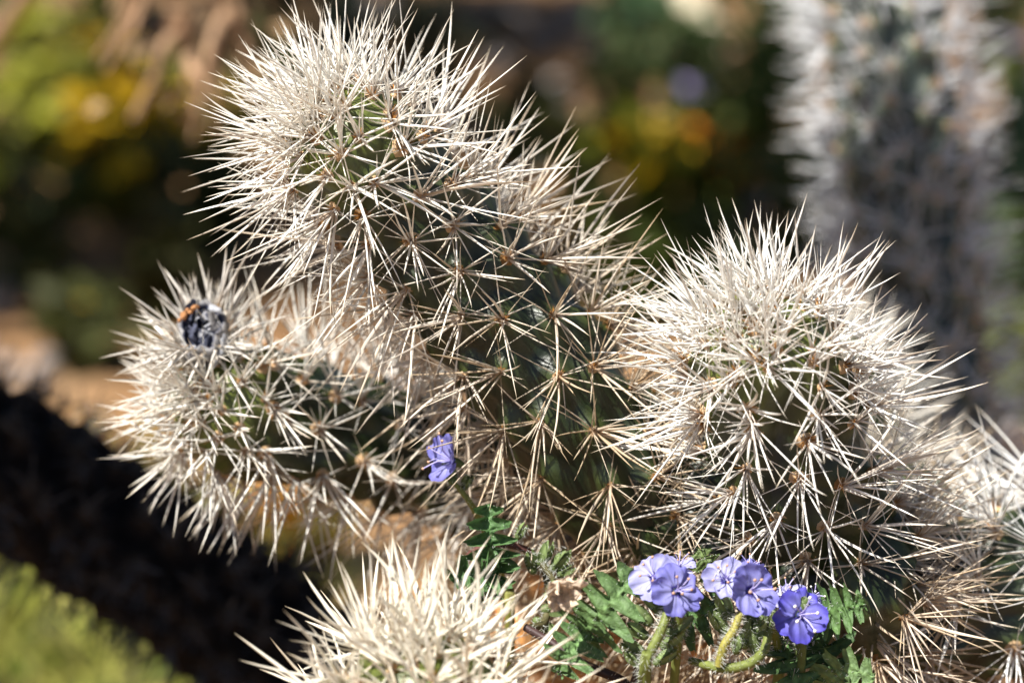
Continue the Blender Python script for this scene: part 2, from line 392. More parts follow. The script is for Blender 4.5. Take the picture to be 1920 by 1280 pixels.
deadj = cholla('dead_cholla_joint', 'dry straw coloured dead cholla joint beneath the blue flowers',
    [(900, 1110, .735), (1010, 1130, .733), (1140, 1160, .732), (1290, 1200, .732), (1450, 1250, .732)],
    [15*mm, 17*mm, 18*mm, 18*mm, 17*mm], seed=31, ground_pt=(.09, .9, -.02), spines_to=.11, n_single=200, tint=(.66, .54, .37), old=(.48, .33, .18),
    flesh=((.30, .20, .10), (.22, .14, .07)), Lr=(.012, .025), spacing=.0105, areole_parts=False, dark_areole=1, cat='cactus')

# ------------------------------------------------------------------ blue flower sprigs
FLOWER_HUES = {'pale': ((.32, .315, .60), (.50, .50, .68)), 'mid': ((.17, .165, .50), (.36, .36, .62)), 'deep': ((.085, .07, .47), (.28, .28, .60))}
def petal_mesh(Rf, hue, bowl, reflex, rg):
    nu, nv = 14, 15; V = []; C = []
    a, b = (np.array(x) for x in FLOWER_HUES[hue]); ph = rg.uniform(0, 6)
    for i in range(nu):
        u = i / (nu - 1)
        for j in range(nv):
            v = j / (nv - 1) * 2 - 1
            hw = Rf * (.10 + .47 * math.sin(min(1, u * 1.02) ** .8 * math.pi * .62))
            edge = 1 - .30 * v ** 4 - .05 * (1 - v * v) * (.5 + .5 * math.cos(v * 9 + ph))
            rho = Rf * (.10 + .90 * u * edge)
            x = v * hw * (1 - .10 * u * v * v); 
            z = bowl * Rf * (.9 * u ** .7) - reflex * Rf * u ** 3 - .10 * Rf * (1 - v * v) * math.sin(u * 3.1) + Rf * .05 * math.sin(v * 7 + ph + u * 3) * u + Rf * .14 * u * noise.noise(Vector((v * 2.2 + ph * 3, u * 2.5, ph)))
            V.append((x, rho, z))
            uu = u ** .75; c = b * (1 - uu) + a * uu; c = c * (1 + .18 * noise.noise(Vector((v * 1.5 + ph, u * 2, ph))))
            if u < .12: c = np.array((.06, .05, .25))
            vein = max(0, math.cos(v * 11 * (1 + .25 * u))) ** 4 * (1 - .6 * u) + .25 * max(0, noise.noise(Vector((v * 6 + ph, u * 3, 2.))))
            C.append(c * 1.12 * (1 - .6 * vein))
    F = np.array([(i * nv + j, i * nv + j + 1, (i + 1) * nv + j + 1, (i + 1) * nv + j) for i in range(nu - 1) for j in range(nv - 1)])
    return np.array(V), F, np.array(C)
def blob(c, r, k=6, n=4, sq=(1, 1, 1), rg=None):
    V = []; F = []
    for i in range(n + 1):
        a = math.pi * i / n
        for j in range(k):
            th = 2 * math.pi * j / k; f = 1 if rg is None else 1 + rg.uniform(-.15, .15)
            V.append((c[0] + r * sq[0] * f * math.sin(a) * math.cos(th), c[1] + r * sq[1] * f * math.sin(a) * math.sin(th), c[2] + r * sq[2] * f * math.cos(a)))
    F = [(i * k + j, i * k + (j + 1) % k, (i + 1) * k + (j + 1) % k, (i + 1) * k + j) for i in range(n) for j in range(k)]
    return np.array(V), np.array(F)
def flower(root, c, face, Rf, hue='mid', seed=0, bowl=.35, reflex=.12, roll=0., anther=(.50, .30, .20), stam_len=1.05, wither=0.):
    rg = random.Random(900 + seed); B = basis(face, roll); c = np.asarray(c); Rf *= rg.uniform(.72, .84)
    mb = MB()   # throat and green tube behind the petals
    P = [np.array([0, 0, z]) for z in (-.55 * Rf, -.3 * Rf, -.1 * Rf, .02 * Rf)]
    V, F = tube(P, np.array([.10, .16, .17, .13]) * Rf, 10); mb.add(V @ B.T, F, (.10, .14, .05))
    V, F = blob((0, 0, -.02 * Rf), .11 * Rf, 8, 4, (1, 1, .5)); mb.add(V @ B.T, F, (.05, .06, .22))
    fl = wlink('flower', mb.build('flower', M_stem), root, at_=c)
    for i in range(5):
        V, F, C = petal_mesh(Rf * rg.uniform(.93, 1.06), hue, bowl * rg.uniform(.8, 1.25), reflex * rg.uniform(.5, 1.6), rg)
        a = i * 2 * math.pi / 5 + rg.uniform(-.16, .16); ca, sa = math.cos(a), math.sin(a)
        tl = rg.uniform(-.35, .30); ct, st = math.cos(tl), math.sin(tl); V = V @ np.array([[1, 0, 0], [0, ct, st], [0, -st, ct]]); tw_ = rg.uniform(-.3, .3); V[:, 2] += V[:, 0] * tw_
        V = V @ np.array([[ca, sa, 0], [-sa, ca, 0], [0, 0, 1]])
        V[:, 2] += .012 * Rf * (i % 2)
        if wither:
            for q_ in range(len(V)): V[q_] += Rf * wither * np.array(noise.noise_vector(Vector(V[q_] / Rf * 3 + i)))
        wlink('petal', mesh('petal', V @ B.T, F, M_petal if not wither else M_dry, C if not wither else np.broadcast_to((.62, .49, .37), C.shape) * (1 + .25 * RNG.standard_normal((len(C), 1)).clip(-1, 1))), fl, at_=c)
    if not wither:
        for i in range(5):
            a = (i + .5) * 2 * math.pi / 5 + rg.uniform(-.3, .3); L = Rf * stam_len * rg.uniform(.8, 1.1); o = rg.uniform(.25, .6)
            tip = np.array([math.cos(a) * o * L, math.sin(a) * o * L, L * .8])
            pts = catmull([np.zeros(3), tip * np.array([.35, .35, .6]), tip], 7)
            mb = MB(); V, F = tube(pts, .022 * Rf, 5); mb.add(V @ B.T, F, (.50, .45, .75))
            V, F = blob(tip, .058 * Rf, 7, 5, (1.2, 1, .9), rg); mb.add(V @ B.T, F, anther)
            wlink('stamen', mb.build('stamen', M_anther), fl, at_=c)
    return fl
def sepal_blade(L, wd, cup):
    nu, nv = 7, 5; V = []; C = []
    for i in range(nu):
        u = i / (nu - 1); hw = wd * math.sin(math.pi * min(1, .12 + u * .86)) ** .7
        for j in range(nv):
            v = j / (nv - 1) * 2 - 1
            V.append((v * hw, cup * math.sin(u * 2.2) * L + .25 * hw * v * v, u * L)); C.append(np.array((.15, .20, .075)) * (1.2 - .35 * abs(v) + .2 * (j == 2)))
    F = np.array([(i * nv + j, i * nv + j + 1, (i + 1) * nv + j + 1, (i + 1) * nv + j) for i in range(nu - 1) for j in range(nv - 1)])
    return np.array(V), F, np.array(C)
def hair_add(mb, p, n, L, rg, wd=.000055):
    d = nrm(n + .35 * np.array([rg.uniform(-1, 1) for _ in range(3)])); B = basis(d, rg.uniform(0, 6))
    V = np.array([[wd, 0, 0], [-wd * .5, wd * .87, 0], [-wd * .5, -wd * .87, 0], [wd * .3, 0, L], [-wd * .15, wd * .26, L], [-wd * .15, -wd * .26, L]]) @ B.T + p
    mb.add(V, np.array([(0, 1, 4, 3), (1, 2, 5, 4), (2, 0, 3, 5)]), (1, 1, 1))
def calyx(root, hairs, c, d, L, seed, n=5):
    rg = random.Random(seed); mb = MB(); B = basis(d, rg.uniform(0, 6))
    for i in range(n):
        V, F, C = sepal_blade(L * rg.uniform(.8, 1.1), L * .16, .20)
        a = i * 2 * math.pi / n; ca, sa = math.cos(a), math.sin(a)
        W = V @ np.array([[ca, sa, 0], [-sa, ca, 0], [0, 0, 1]]) @ B.T; mb.add(W, F, C * rg.uniform(.8, 1.2))
        for k in range(14):
            q_ = W[rg.randrange(len(W))]; out = nrm(q_ - (B[:, 2] * (q_ @ B[:, 2]))) ; hair_add(hairs, c + q_, out, rg.uniform(.0007, .0016), rg)
    V, F = blob((0, 0, L * .2), L * .2, 8, 5, (1, 1, 1.2)); mb.add(V @ B.T, F, (.11, .15, .05))
    wlink('calyx', mb.build('calyx', M_stem), root, at_=c)
def hairy_stem(root, hairs, pts, rad, col, nh=140, seed=0, name='stem', hl=(.0008, .0018)):
    rg = random.Random(seed); P = catmull(pts, 40); c = P[0]
    rr = np.interp(np.linspace(0, 1, 40), np.linspace(0, 1, len(rad)), rad)
    rr = rr * .82; V, F = tube(P - c, rr, 10); cl = np.array(col)[None] * (1 + .12 * np.sin(np.arange(len(V)) * .37)[:, None])
    wlink(name, mesh(name, V, F, M_stem, cl), root, at_=c)
    T, N, B = frames(P)
    for k in range(nh):
        i = rg.randrange(39); a = rg.uniform(0, 6.28); n = math.cos(a) * N[i] + math.sin(a) * B[i]
        f = rg.random(); hair_add(hairs, P[i] * (1 - f) + P[i + 1] * f + n * rr[i] * .95, n, rg.uniform(*hl), rg)
    return P
def lobed_leaf(root, hairs, mid, width, seed, up=None, lobes=5, col=(.075, .135, .038), cup=.15, nh=60, label=None):
    """pinnately lobed crinkled blade along the midrib points mid"""
    rg = random.Random(seed); n = 72; P = catmull(mid, n); T, N, B = frames(P); c = P[0].copy(); Ln = np.linalg.norm(np.diff(P, axis=0), axis=1).sum()
    upv = nrm(CAM - P.mean(axis=0)) if up is None else nrm(np.asarray(up, dtype=float))
    nv = 13; V = []; C = []; ph = [rg.uniform(-.25, .25) for _ in range(2)]
    for i in range(n):
        t = i / (n - 1); side = nrm(np.cross(T[i], upv)); nn = np.cross(side, T[i])
        for j in range(nv):
            v = j / (nv - 1) * 2 - 1; s_ = 0 if v < 0 else 1
            x = (t * lobes + ph[s_]) % 1.0
            lob = max(0, math.sin(math.pi * min(1, max(0, x / .80)))) ** .5
            fine = .10 * math.sin(t * lobes * 2 * math.pi * 3 + ph[s_] * 9)
            env = (math.sin(math.pi * min(1, .10 + .88 * t) ** .8)) ** .6
            hw = width * (.08 + env * (.10 + .88 * lob * (1 + fine)))
            fwd = .16 * width * abs(v) * env
            z = cup * width * (v * v) + .11 * width * noise.noise(Vector((t * 9, v * 3 + seed, seed * .7))) - .16 * width * (1 - lob) * abs(v) + .05 * width * math.sin(v * 8) * math.sin(t * lobes * 12)
            q_ = P[i] + side * v * hw + T[i] * fwd + nn * z; V.append(q_ - c)
            k = 1 + .45 * (abs(v) < .1) - .12 * (j % 2); C.append(np.array(col) * 1.35 * k * (1 + .25 * noise.noise(Vector((t * 14, v * 5, seed)))))
            if hairs is not None and rg.random() < nh / (n * nv): hair_add(hairs, q_, nn, rg.uniform(.0005, .0011), rg)
    F = np.array([(i * nv + j, i * nv + j + 1, (i + 1) * nv + j + 1, (i + 1) * nv + j) for i in range(n - 1) for j in range(nv - 1)])
    m = mesh('leaf', V, F, M_leaf, C)
    return wlink('leaf', m, root, at_=c, label=label)
def sprig(label, base): return thing('flower_sprig', label, 'flower', base)
def finish(root, hairs):
    if hairs.n: wlink('fine_hair', hairs.build('fine_hair', M_hair), root, kind='stuff')
V2S = lambda x, y, z: x * RGT + y * UPV - z * FWD    # right, up, towards the camera
YG = (.17, .20, .05); GR = (.10, .14, .045)

# sprig under the tall arching stem, single flower seen from the side
b0 = np.array([-.004, .70, .0]); r0 = sprig('short sprig with one violet flower seen side on among straw spines', b0); h0 = MB()
hairy_stem(r0, h0, [at(852, 905, .672), at(880, 940, .672), at(905, 985, .674), at(925, 1040, .678), at(950, 1130, .69), at(955, 1300, .70), b0], [.0007, .0009, .0011, .0012, .0014, .0016, .002], (.22, .22, .05), seed=41, nh=160)
flower(r0, at(850, 864, .668), V2S(-.70, .35, .55), .0080, 'mid', 1, bowl=.75, reflex=.05, stam_len=1.5)
calyx(r0, h0, at(850, 908, .672), V2S(-.2, .9, .2), .0065, 3); calyx(r0, h0, at(868, 918, .674), V2S(.3, .7, .5), .005, 4)
lobed_leaf(r0, h0, [at(925, 1095, .664), at(921, 1045, .661), at(918, 995, .659), at(915, 945, .660)], .0062, 5, lobes=6, cup=.5, col=(.06, .12, .04))
lobed_leaf(r0, h0, [at(935, 1070, .662), at(905, 1075, .655), at(870, 1078, .652), at(850, 1092, .652)], .0052, 6, lobes=5, cup=.5, col=(.06, .12, .04))
lobed_leaf(r0, h0, [at(945, 1040, .668), at(915, 1090, .66), at(895, 1120, .655), at(880, 1150, .654)], .0050, 7, lobes=5, cup=.4, col=(.05, .10, .035))
finish(r0, h0)

# sprig with two open flowers above a straight hairy yellow stem
b1 = np.array([.028, .69, 0.]); r1 = sprig('sprig with two pale violet flowers above a straight hairy yellow green stem', b1); h1 = MB()
hairy_stem(r1, h1, [at(1252, 1130, .640), at(1246, 1165, .638), at(1228, 1205, .637), at(1212, 1240, .637), at(1204, 1285, .638), at(1206, 1400, .65), b1], [.0010, .0013, .00145, .0014, .0013, .0014, .002], YG, seed=42, nh=420)
flower(r1, at(1268, 1108, .634), V2S(.30, .28, .9), .0076, 'mid', 11, roll=.3, bowl=.42)
flower(r1, at(1228, 1084, .640), V2S(-.30, .45, .8), .0072, 'pale', 12, roll=.9, bowl=.40)
flower(r1, at(1272, 1064, .646), V2S(.15, .9, .4), .0056, 'pale', 13, roll=.2)
for i, (x, y, a, L) in enumerate([(1240, 1150, -.5, 62), (1222, 1170, -.75, 62), (1214, 1195, -.9, 58), (1206, 1222, -1.0, 52), (1262, 1152, .55, 60), (1250, 1190, .85, 62), (1240, 1215, .8, 55), (1226, 1245, .9, 48), (1205, 1250, -.8, 44)]):
    calyx(r1, h1, at(x, y, .643), V2S(math.sin(a), math.cos(a) * .9, .15), L / 8400, 60 + i)
lobed_leaf(r1, h1, [at(1082, 1196, .648), at(1110, 1165, .642), at(1150, 1125, .640), at(1196, 1072, .645)], .0090, 21, lobes=5, col=(.085, .145, .05), cup=.1)
lobed_leaf(r1, h1, [at(1100, 1180, .646), at(1085, 1205, .642), at(1062, 1235, .640), at(1045, 1262, .642)], .0065, 22, lobes=4, col=(.075, .135, .045))
lobed_leaf(r1, h1, [at(1255, 1165, .652), at(1290, 1160, .656), at(1330, 1140, .655), at(1365, 1105, .652)], .0075, 23, lobes=5, col=(.05, .10, .03))
hairy_stem(r1, h1, [at(1282, 1165, .652), at(1276, 1190, .652), at(1268, 1225, .652), at(1262, 1300, .655), b1], [.0010, .0011, .0012, .0013, .0018], YG, seed=43, nh=120, name='side_stem')
finish(r1, h1)

# sprig on a U shaped stem
b2 = np.array([.052, .69, 0.]); r2 = sprig('sprig with two violet flowers on a hairy stem bent into a U', b2); h2 = MB()
hairy_stem(r2, h2, [at(1388, 1150, .640), at(1376, 1180, .638), at(1358, 1210, .637), at(1347, 1248, .638)], [.0010, .0012, .0013, .0012], (.30, .27, .06), seed=44, nh=260)
hairy_stem(r2, h2, [at(1296, 1238, .648), at(1325, 1246, .642), at(1365, 1252, .639), at(1408, 1242, .639), at(1434, 1215, .642), at(1446, 1170, .648), at(1462, 1260, .66), at(1440, 1420, .67), b2], [.0011, .0013, .00145, .0014, .0013, .0012, .0013, .0015, .002], YG, seed=45, nh=420, name='bent_stem')
flower(r2, at(1404, 1108, .634), V2S(.38, .20, .9), .0078, 'mid', 21, roll=.1, bowl=.45)
flower(r2, at(1360, 1088, .640), V2S(-.10, .50, .85), .0074, 'pale', 22, roll=.7, bowl=.35)
flower(r2, at(1402, 1072, .647), V2S(.2, .9, .35), .0055, 'mid', 23)
for i, (x, y, a, L) in enumerate([(1366, 1160, -.35, 60), (1362, 1190, -.5, 58), (1400, 1172, .4, 64), (1410, 1200, .5, 58), (1395, 1215, .2, 60), (1428, 1195, -.1, 56), (1380, 1225, .1, 50), (1420, 1230, -.25, 58), (1440, 1180, .15, 50)]):
    calyx(r2, h2, at(x, y, .645), V2S(math.sin(a), math.cos(a), .2), L / 8400, 80 + i)
lobed_leaf(r2, h2, [at(1365, 1100, .66), at(1345, 1080, .657), at(1325, 1055, .655), at(1310, 1025, .655)], .0040, 24, lobes=5, col=(.09, .13, .04))
finish(r2, h2)

# deep violet head with white anthers
b3 = np.array([.075, .69, 0.]); r3 = sprig('sprig with a deep blue violet flower and white tipped stamens', b3); h3 = MB()
hairy_stem(r3, h3, [at(1496, 1170, .646), at(1500, 1215, .650), at(1500, 1300, .655), b3], [.0010, .0011, .0013, .002], GR, seed=46, nh=160)
flower(r3, at(1498, 1152, .638), V2S(.30, .12, .92), .0076, 'deep', 31, roll=.5, bowl=.5, anther=(.85, .82, .70), stam_len=1.3)
flower(r3, at(1478, 1116, .646), V2S(-.25, .85, .5), .0058, 'pale', 32)
flower(r3, at(1520, 1124, .648), V2S(.45, .75, .45), .0055, 'mid', 33, anther=(.85, .82, .70))
for i, (x, y, a, L) in enumerate([(1482, 1195, -.4, 50), (1512, 1200, .4, 50), (1498, 1230, 0, 55)]): calyx(r3, h3, at(x, y, .652), V2S(math.sin(a), math.cos(a), .1), L / 8400, 100 + i)
lobed_leaf(r3, h3, [at(1520, 1150, .652), at(1550, 1146, .646), at(1585, 1140, .642), at(1622, 1132, .642)], .0062, 25, lobes=5, col=(.07, .13, .04))
lobed_leaf(r3, h3, [at(1545, 1300, .655), at(1565, 1270, .648), at(1592, 1258, .644), at(1640, 1268, .642)], .0062, 26, lobes=5, col=(.10, .16, .06))
lobed_leaf(r3, h3, [at(1480, 1175, .66), at(1478, 1215, .655), at(1484, 1250, .650), at(1500, 1300, .648)], .0085, 27, lobes=4, col=(.05, .10, .03))
lobed_leaf(r3, h3, [at(1520, 1190, .662), at(1545, 1215, .658), at(1560, 1245, .655), at(1562, 1280, .655)], .0075, 28, lobes=4, col=(.04, .08, .025))
finish(r3, h3)

# faded head and its dark stems
b4 = np.array([.022, .70, 0.]); r4 = sprig('faded sprig with one crumpled beige dried flower on a dark purple stem', b4); h4 = MB()
hairy_stem(r4, h4, [at(868, 1062, .672), at(885, 1035, .668), at(930, 1020, .666), at(985, 1030, .668), at(1020, 1062, .670)], [.0007, .0009, .001, .001, .0009], (.13, .055, .045), seed=47, nh=160)
hairy_stem(r4, h4, [at(985, 1175, .658), at(1035, 1205, .654), at(1095, 1245, .652), at(1180, 1290, .652), at(1200, 1400, .66), b4], [.0011, .0013, .0014, .0014, .0016, .002], (.055, .03, .028), seed=48, nh=140, name='dark_stem')
hairy_stem(r4, h4, [at(1040, 1090, .637), at(1024, 1066, .650), at(1018, 1062, .668), at(1030, 1110, .668), at(1020, 1165, .664), at(990, 1178, .658)], [.0008, .0009, .0010, .0012, .0012, .0011], (.10, .09, .04), seed=49, nh=140, name='side_stem')
flower(r4, at(1044, 1098, .634), V2S(.35, -.3, .85), .0062, 'pale', 41, bowl=1.1, reflex=0, wither=.42)
for i, (x, y, a, L) in enumerate([(1012, 1062, .35, 58), (1032, 1070, .75, 55), (1000, 1075, -.2, 52), (1045, 1078, 1.1, 45), (1020, 1120, 1.2, 60), (1015, 1140, 1.7, 55), (1000, 1160, 2.1, 50), (968, 1010, .6, 40), (1075, 1130, 2.6, 35)]):
    calyx(r4, h4, at(x, y, .666), V2S(math.sin(a), math.cos(a), .25), L / 8400, 120 + i)
finish(r4, h4)

# ------------------------------------------------------------------ withered fruit on the sideways stem
def withered_fruit(root):
    c = FRUIT; axis = nrm(V2S(-.05, .50, .86)); B = basis(axis, 0)
    FS = .74; k = 36; prof = [(-.019, .0072), (-.012, .0086), (-.005, .0094), (.0005, .0090), (.0025, .0080), (.0020, .0069), (-.001, .0064), (-.004, .0056), (-.0065, .0038), (-.0072, .0004)]
    V = []; C = []
    for i, (z, r) in enumerate(prof):
        for j in range(k):
            th = 2 * math.pi * j / k; f = 1 + .20 * noise.noise(Vector((math.cos(th) * 2, math.sin(th) * 2, z * 90))) + .06 * math.sin(th * 5) + .04 * math.sin(th * 11 + i)
            V.append((FS * r * f * .88 * math.cos(th), FS * r * f * 1.2 * math.sin(th), (FS if z > -.006 else 1) * z + .0022 * noise.noise(Vector((math.cos(th) * 3, math.sin(th) * 3, i * .3)))))
            g = 1 + .5 * noise.noise(Vector((math.cos(th) * 6, math.sin(th) * 6, i * .9)))
            C.append(np.array((.16, .15, .13) if i < 2 else ((.27, .26, .26) if i < 5 else (.035, .04, .075))) * g)
    F = np.array([(i * k + j, i * k + (j + 1) % k, (i + 1) * k + (j + 1) % k, (i + 1) * k + j) for i in range(len(prof) - 1) for j in range(k)])
    fr = wlink('withered_fruit', mesh('withered_fruit', np.array(V) @ B.T, F, M_dry, C), root, at_=c, label='withered grey fruit with a dark blue hollow and orange crumbs')
    rg = random.Random(5)
    for i in range(11):
        a = i * 2 * math.pi / 11 + rg.uniform(-.2, .2); V_, F_, _c = petal_mesh(.0062 * rg.uniform(.7, 1.15), 'pale', .9, 0, rg); V_[:, 1] -= .0015
        V_ = np.array([p + .0016 * np.array(noise.noise_vector(Vector(p * 420 + i))) for p in V_]); tl = rg.uniform(.75, 1.9); ct, st = math.cos(tl), math.sin(tl); V_ = V_ @ np.array([[1, 0, 0], [0, ct, st], [0, -st, ct]])
        V_[:, 1] += .0078; ca, sa = math.cos(a), math.sin(a); V_ = V_ @ np.array([[ca, sa, 0], [-sa, ca, 0], [0, 0, 1]]) * np.array([.88, 1.15, 1]) + np.array([0, 0, -.001])
        col = np.array(rg.choice(((.30, .30, .33), (.06, .065, .10), (.20, .19, .19), (.42, .42, .45)))); wlink('dried_tepal', mesh('dried_tepal', FS * V_ @ B.T, F_, M_dry, col * (1 + .3 * RNG.standard_normal((len(V_), 1)).clip(-1, 1))), fr, at_=c)
    def lump(name, x, y, z, r, sq, col, m):
        V_, F_ = blob((0, 0, 0), 1, 12, 9, sq)
        V_ = np.array([p * (1 + .45 * noise.noise(Vector(p * 1.8 + x)) + .2 * noise.noise(Vector(p * 5 + y))) for p in V_]) @ basis((rg.uniform(-1, 1), rg.uniform(-1, 1), rg.uniform(-1, 1))).T * (FS * r / 7700.)
        wlink(name, mesh(name, V_, F_, m, np.broadcast_to(col, V_.shape)), fr, at_=c + FS * V2S(x, y, z) / 7700.)
    for (x, y, r) in [(-44, 36, 11), (-27, 44, 7), (-16, 56, 9), (-55, 24, 6), (14, -46, 5), (-34, 50, 5)]: lump('orange_crumb', x, y, 34, r, (1.3, .8, 1), (.40, .19, .08), M_dry)
    for (x, y, r, q_) in [(34, 52, 12, (1, .6, 1.6)), (62, -42, 24, (.5, .6, 1.9)), (46, -62, 18, (.5, .7, 1.8)), (14, 10, 7, (.4, .5, 2.4)), (26, -8, 6, (.4, .5, 2.2)), (-20, -46, 14, (.5, .5, 1.8))]: lump('white_fluff', x, y, 26, r, q_, (.40, .41, .44), M_wool)
    mb = MB()
    for i in range(110):
        th = rg.uniform(0, 6.28); z = rg.uniform(-.012, .003); rad = B @ np.array([math.cos(th), math.sin(th), 0]); p = c + rad * .0088 * FS + axis * z
        d = nrm(rad * rg.uniform(.2, 1.0) + axis * rg.uniform(.05, 1.1) + .3 * np.array([rg.uniform(-1, 1) for _ in range(3)]))
        L = rg.uniform(.009, .021); mb.add(spine_verts(p - c, d, L, rg.uniform(.0003, .00048), rg.uniform(-.1, .1), rg.uniform(0, 6)), TF, spine_colour(TT, np.array((.70, .66, .60)) * rg.uniform(.85, 1.1), (.4, .25, .12), (.6, .45, .25)))
    wlink('fruit_spines', mb.build('fruit_spines', M_spine), fr, kind='stuff', at_=c)
withered_fruit(left)

# ------------------------------------------------------------------ background: added shade shrub, dead bush, stones, wildflowers, grass
def leaves_into(mb, c, n, spread, L, col, rg, fl=.5):
    for _ in range(n):
        p = np.asarray(c) + np.array([max(-2, min(2, rg.gauss(0, 1))) * s_ for s_ in spread]); d = nrm(np.array([rg.uniform(-1, 1), rg.uniform(-1, 1), rg.uniform(-.3, 1)]))
        B = basis(d, rg.uniform(0, 6.28)); l = L * rg.uniform(.6, 1.3); w_ = l * .3
        V = np.array([[0, 0, 0], [w_, .15 * w_, l * .45], [0, -.1 * l, l], [-w_, .15 * w_, l * .45]]) @ B.T + p
        mb.add(V, np.array([(0, 1, 2, 3)]), np.array(col) * rg.uniform(.6, 1.35))
def shrub(name, label, base, limbs, leafclumps, col, bark, seed, L=.012, twigs=0, cat='shrub', group=None):
    rg = random.Random(seed); base = np.asarray(base, dtype=float); root = thing(name, label, cat, base, group)
    for pts, r in limbs:
        P = catmull(pts, 16); V, F = tube(P - base, np.linspace(r, r * .3, 16), 7)
        wlink('branch', mesh('branch', V, F, M_bark, np.broadcast_to(bark, V.shape)), root, at_=base)
    mb = MB(); tw = MB()
    for (c, n, sp) in leafclumps:
        leaves_into(mb, np.asarray(c) - base, n, sp, L, col, rg)
        for _ in range(max(3, n // 60) if sp[0] > .03 else 0):
            a = np.asarray(c) - base + np.array([rg.gauss(0, s_ * .5) for s_ in sp]); e = a + np.array([rg.gauss(0, s_ * 1.3) for s_ in sp]); V, F = tube([a, (a + e) / 2 + .01, e], [.0016, .0012, .0006], 4); tw.add(V, F, bark)
    if mb.n: wlink('foliage', mb.build('foliage', M_fol, False), root, kind='stuff', at_=base)
    if tw.n: wlink('twig_mass', tw.build('twig_mass', M_bark), root, kind='stuff', at_=base)
    return root
def over(P, lift=.10):
    """point up the sun's direction from P, above the upper edge of the view"""
    S = np.array(TO_SUN); P = np.asarray(P)
    for t in np.arange(.02, 1.5, .01):
        q_ = P + S * t
        if q_[2] > CAM_H - q_[1] * math.tan(PITCH - math.atan(640 / FPX)) + lift or pix(q_)[0] < -560: return q_
    return q_
SB = np.array([-.78, 1.45, 0.]); shade_clumps = []  # leaf clumps added out of view, set up-sun to shade chosen spots
for (x, y) in [(0, 450), (110, 470), (220, 480), (330, 480), (440, 470), (60, 520), (180, 535), (300, 535), (420, 530), (-60, 520), (540, 420), (540, 500),
               (990, 470), (1090, 500), (1190, 520), (1290, 520), (1390, 500), (1490, 470), (1590, 430), (1090, 280), (1000, 300), (260, 50), (350, 30), (450, 60), (430, 150), (180, 20),
               (520, 60), (620, 60), (480, -30), (800, -20), (860, 40), (940, -20), (1040, -10), (1000, 70), (1120, 20), (560, -60), (720, 110), (560, 180), (780, 200), (880, 260), (1500, 260), (1560, 330), (1890, 400), (1930, 500), (1880, 300)]:
    c = over(gnd(x, y)); shade_clumps.append((c, 620, (.034, .034, .026)))
for (x, y) in [(880, 40), (900, 90), (980, 30), (1000, 120), (1080, 30), (1100, 110), (150, 260), (20, 250), (1420, 330), (1150, 400)]:
    shade_clumps.append((over(gnd(x, y)), 240, (.045, .045, .03)))
for (x, y, d) in [(-160, 820, .88), (-40, 880, .88), (80, 950, .88), (190, 1015, .88), (290, 1080, .88), (390, 1150, .88), (490, 1220, .88), (590, 1300, .88), (30, 990, .88), (160, 1070, .88), (280, 1160, .88)]:
    shade_clumps.append((over(at(x, y, d), .075), 420, (.022, .022, .018)))
for (x, y, d) in [(1780, 650, .93), (1790, 740, .93), (1800, 830, .93), (1850, 620, .93), (1710, 660, .93), (1850, 760, .93)]:
    shade_clumps.append((over(at(x, y, d), .06), 150, (.016, .016, .014)))
limbs = [([SB, (-.70, 1.3, .3), (-.55, 1.0, .52), (-.38, .78, .56), (-.24, .70, .53)], .012),
         ([SB, (-.72, 1.5, .3), (-.55, 1.58, .47), (-.3, 1.62, .50), (.10, 1.66, .46)], .014),
         ([SB, (-.70, 1.6, .3), (-.5, 1.8, .5), (-.25, 1.95, .55), (.1, 2.05, .52)], .012),
         ([SB, (-.68, 1.42, .38), (-.5, 1.2, .58), (-.25, .95, .60), (.02, .80, .55)], .009),
         ([SB, (-.70, 1.5, .4), (-.4, 1.55, .56), (.0, 1.5, .55), (.25, 1.5, .45)], .010)]
shrub('shade_shrub', 'added unseen leafy shrub shading the soil and stems behind the cacti', SB, limbs, shade_clumps, (.05, .075, .03), (.20, .13, .08), 3, L=.016)
# drooping dry twigs of a second, dead bush
DB = np.array([-.30, 1.36, 0.]); rg = random.Random(9); dl = [([DB, (-.30, 1.34, .2), at(250, -250, 1.2), at(330, -120, 1.17)], .006)]
for (a, b_) in [((330, -100), (250, 60)), ((330, -100), (350, 130)), ((360, -120), (430, 60)), ((360, -120), (470, 120)), ((430, 20), (380, 180)), ((350, 60), (290, 150)), ((400, -50), (480, 90)), ((300, -80), (210, 20)), ((350, 100), (420, 210)), ((340, 80), (310, 20))]:
    d = rg.uniform(1.12, 1.2); m_ = ((a[0] + b_[0]) / 2 + rg.uniform(-20, 20), (a[1] + b_[1]) / 2 - 20)
    dl.append(([at(*a, 1.17), at(*m_, d), at(*b_, d)], .0034))
    for q_ in range(2): e_ = (b_[0] + rg.uniform(-70, 60), b_[1] + rg.uniform(20, 80)); dl.append(([at(*m_, d), at((m_[0] + e_[0]) / 2 + 12, (m_[1] + e_[1]) / 2 - 10, d + .01), at(*e_, d + .015)], .0024))
shrub('dead_bush', 'dead bush with drooping pale brown twigs above yellow flowers', DB, dl, [(at(350, 40, 1.16), 30, (.022, .02, .02)), (at(420, 60, 1.16), 20, (.015, .02, .02))], (.26, .17, .09), (.34, .21, .12), 10, L=.011)

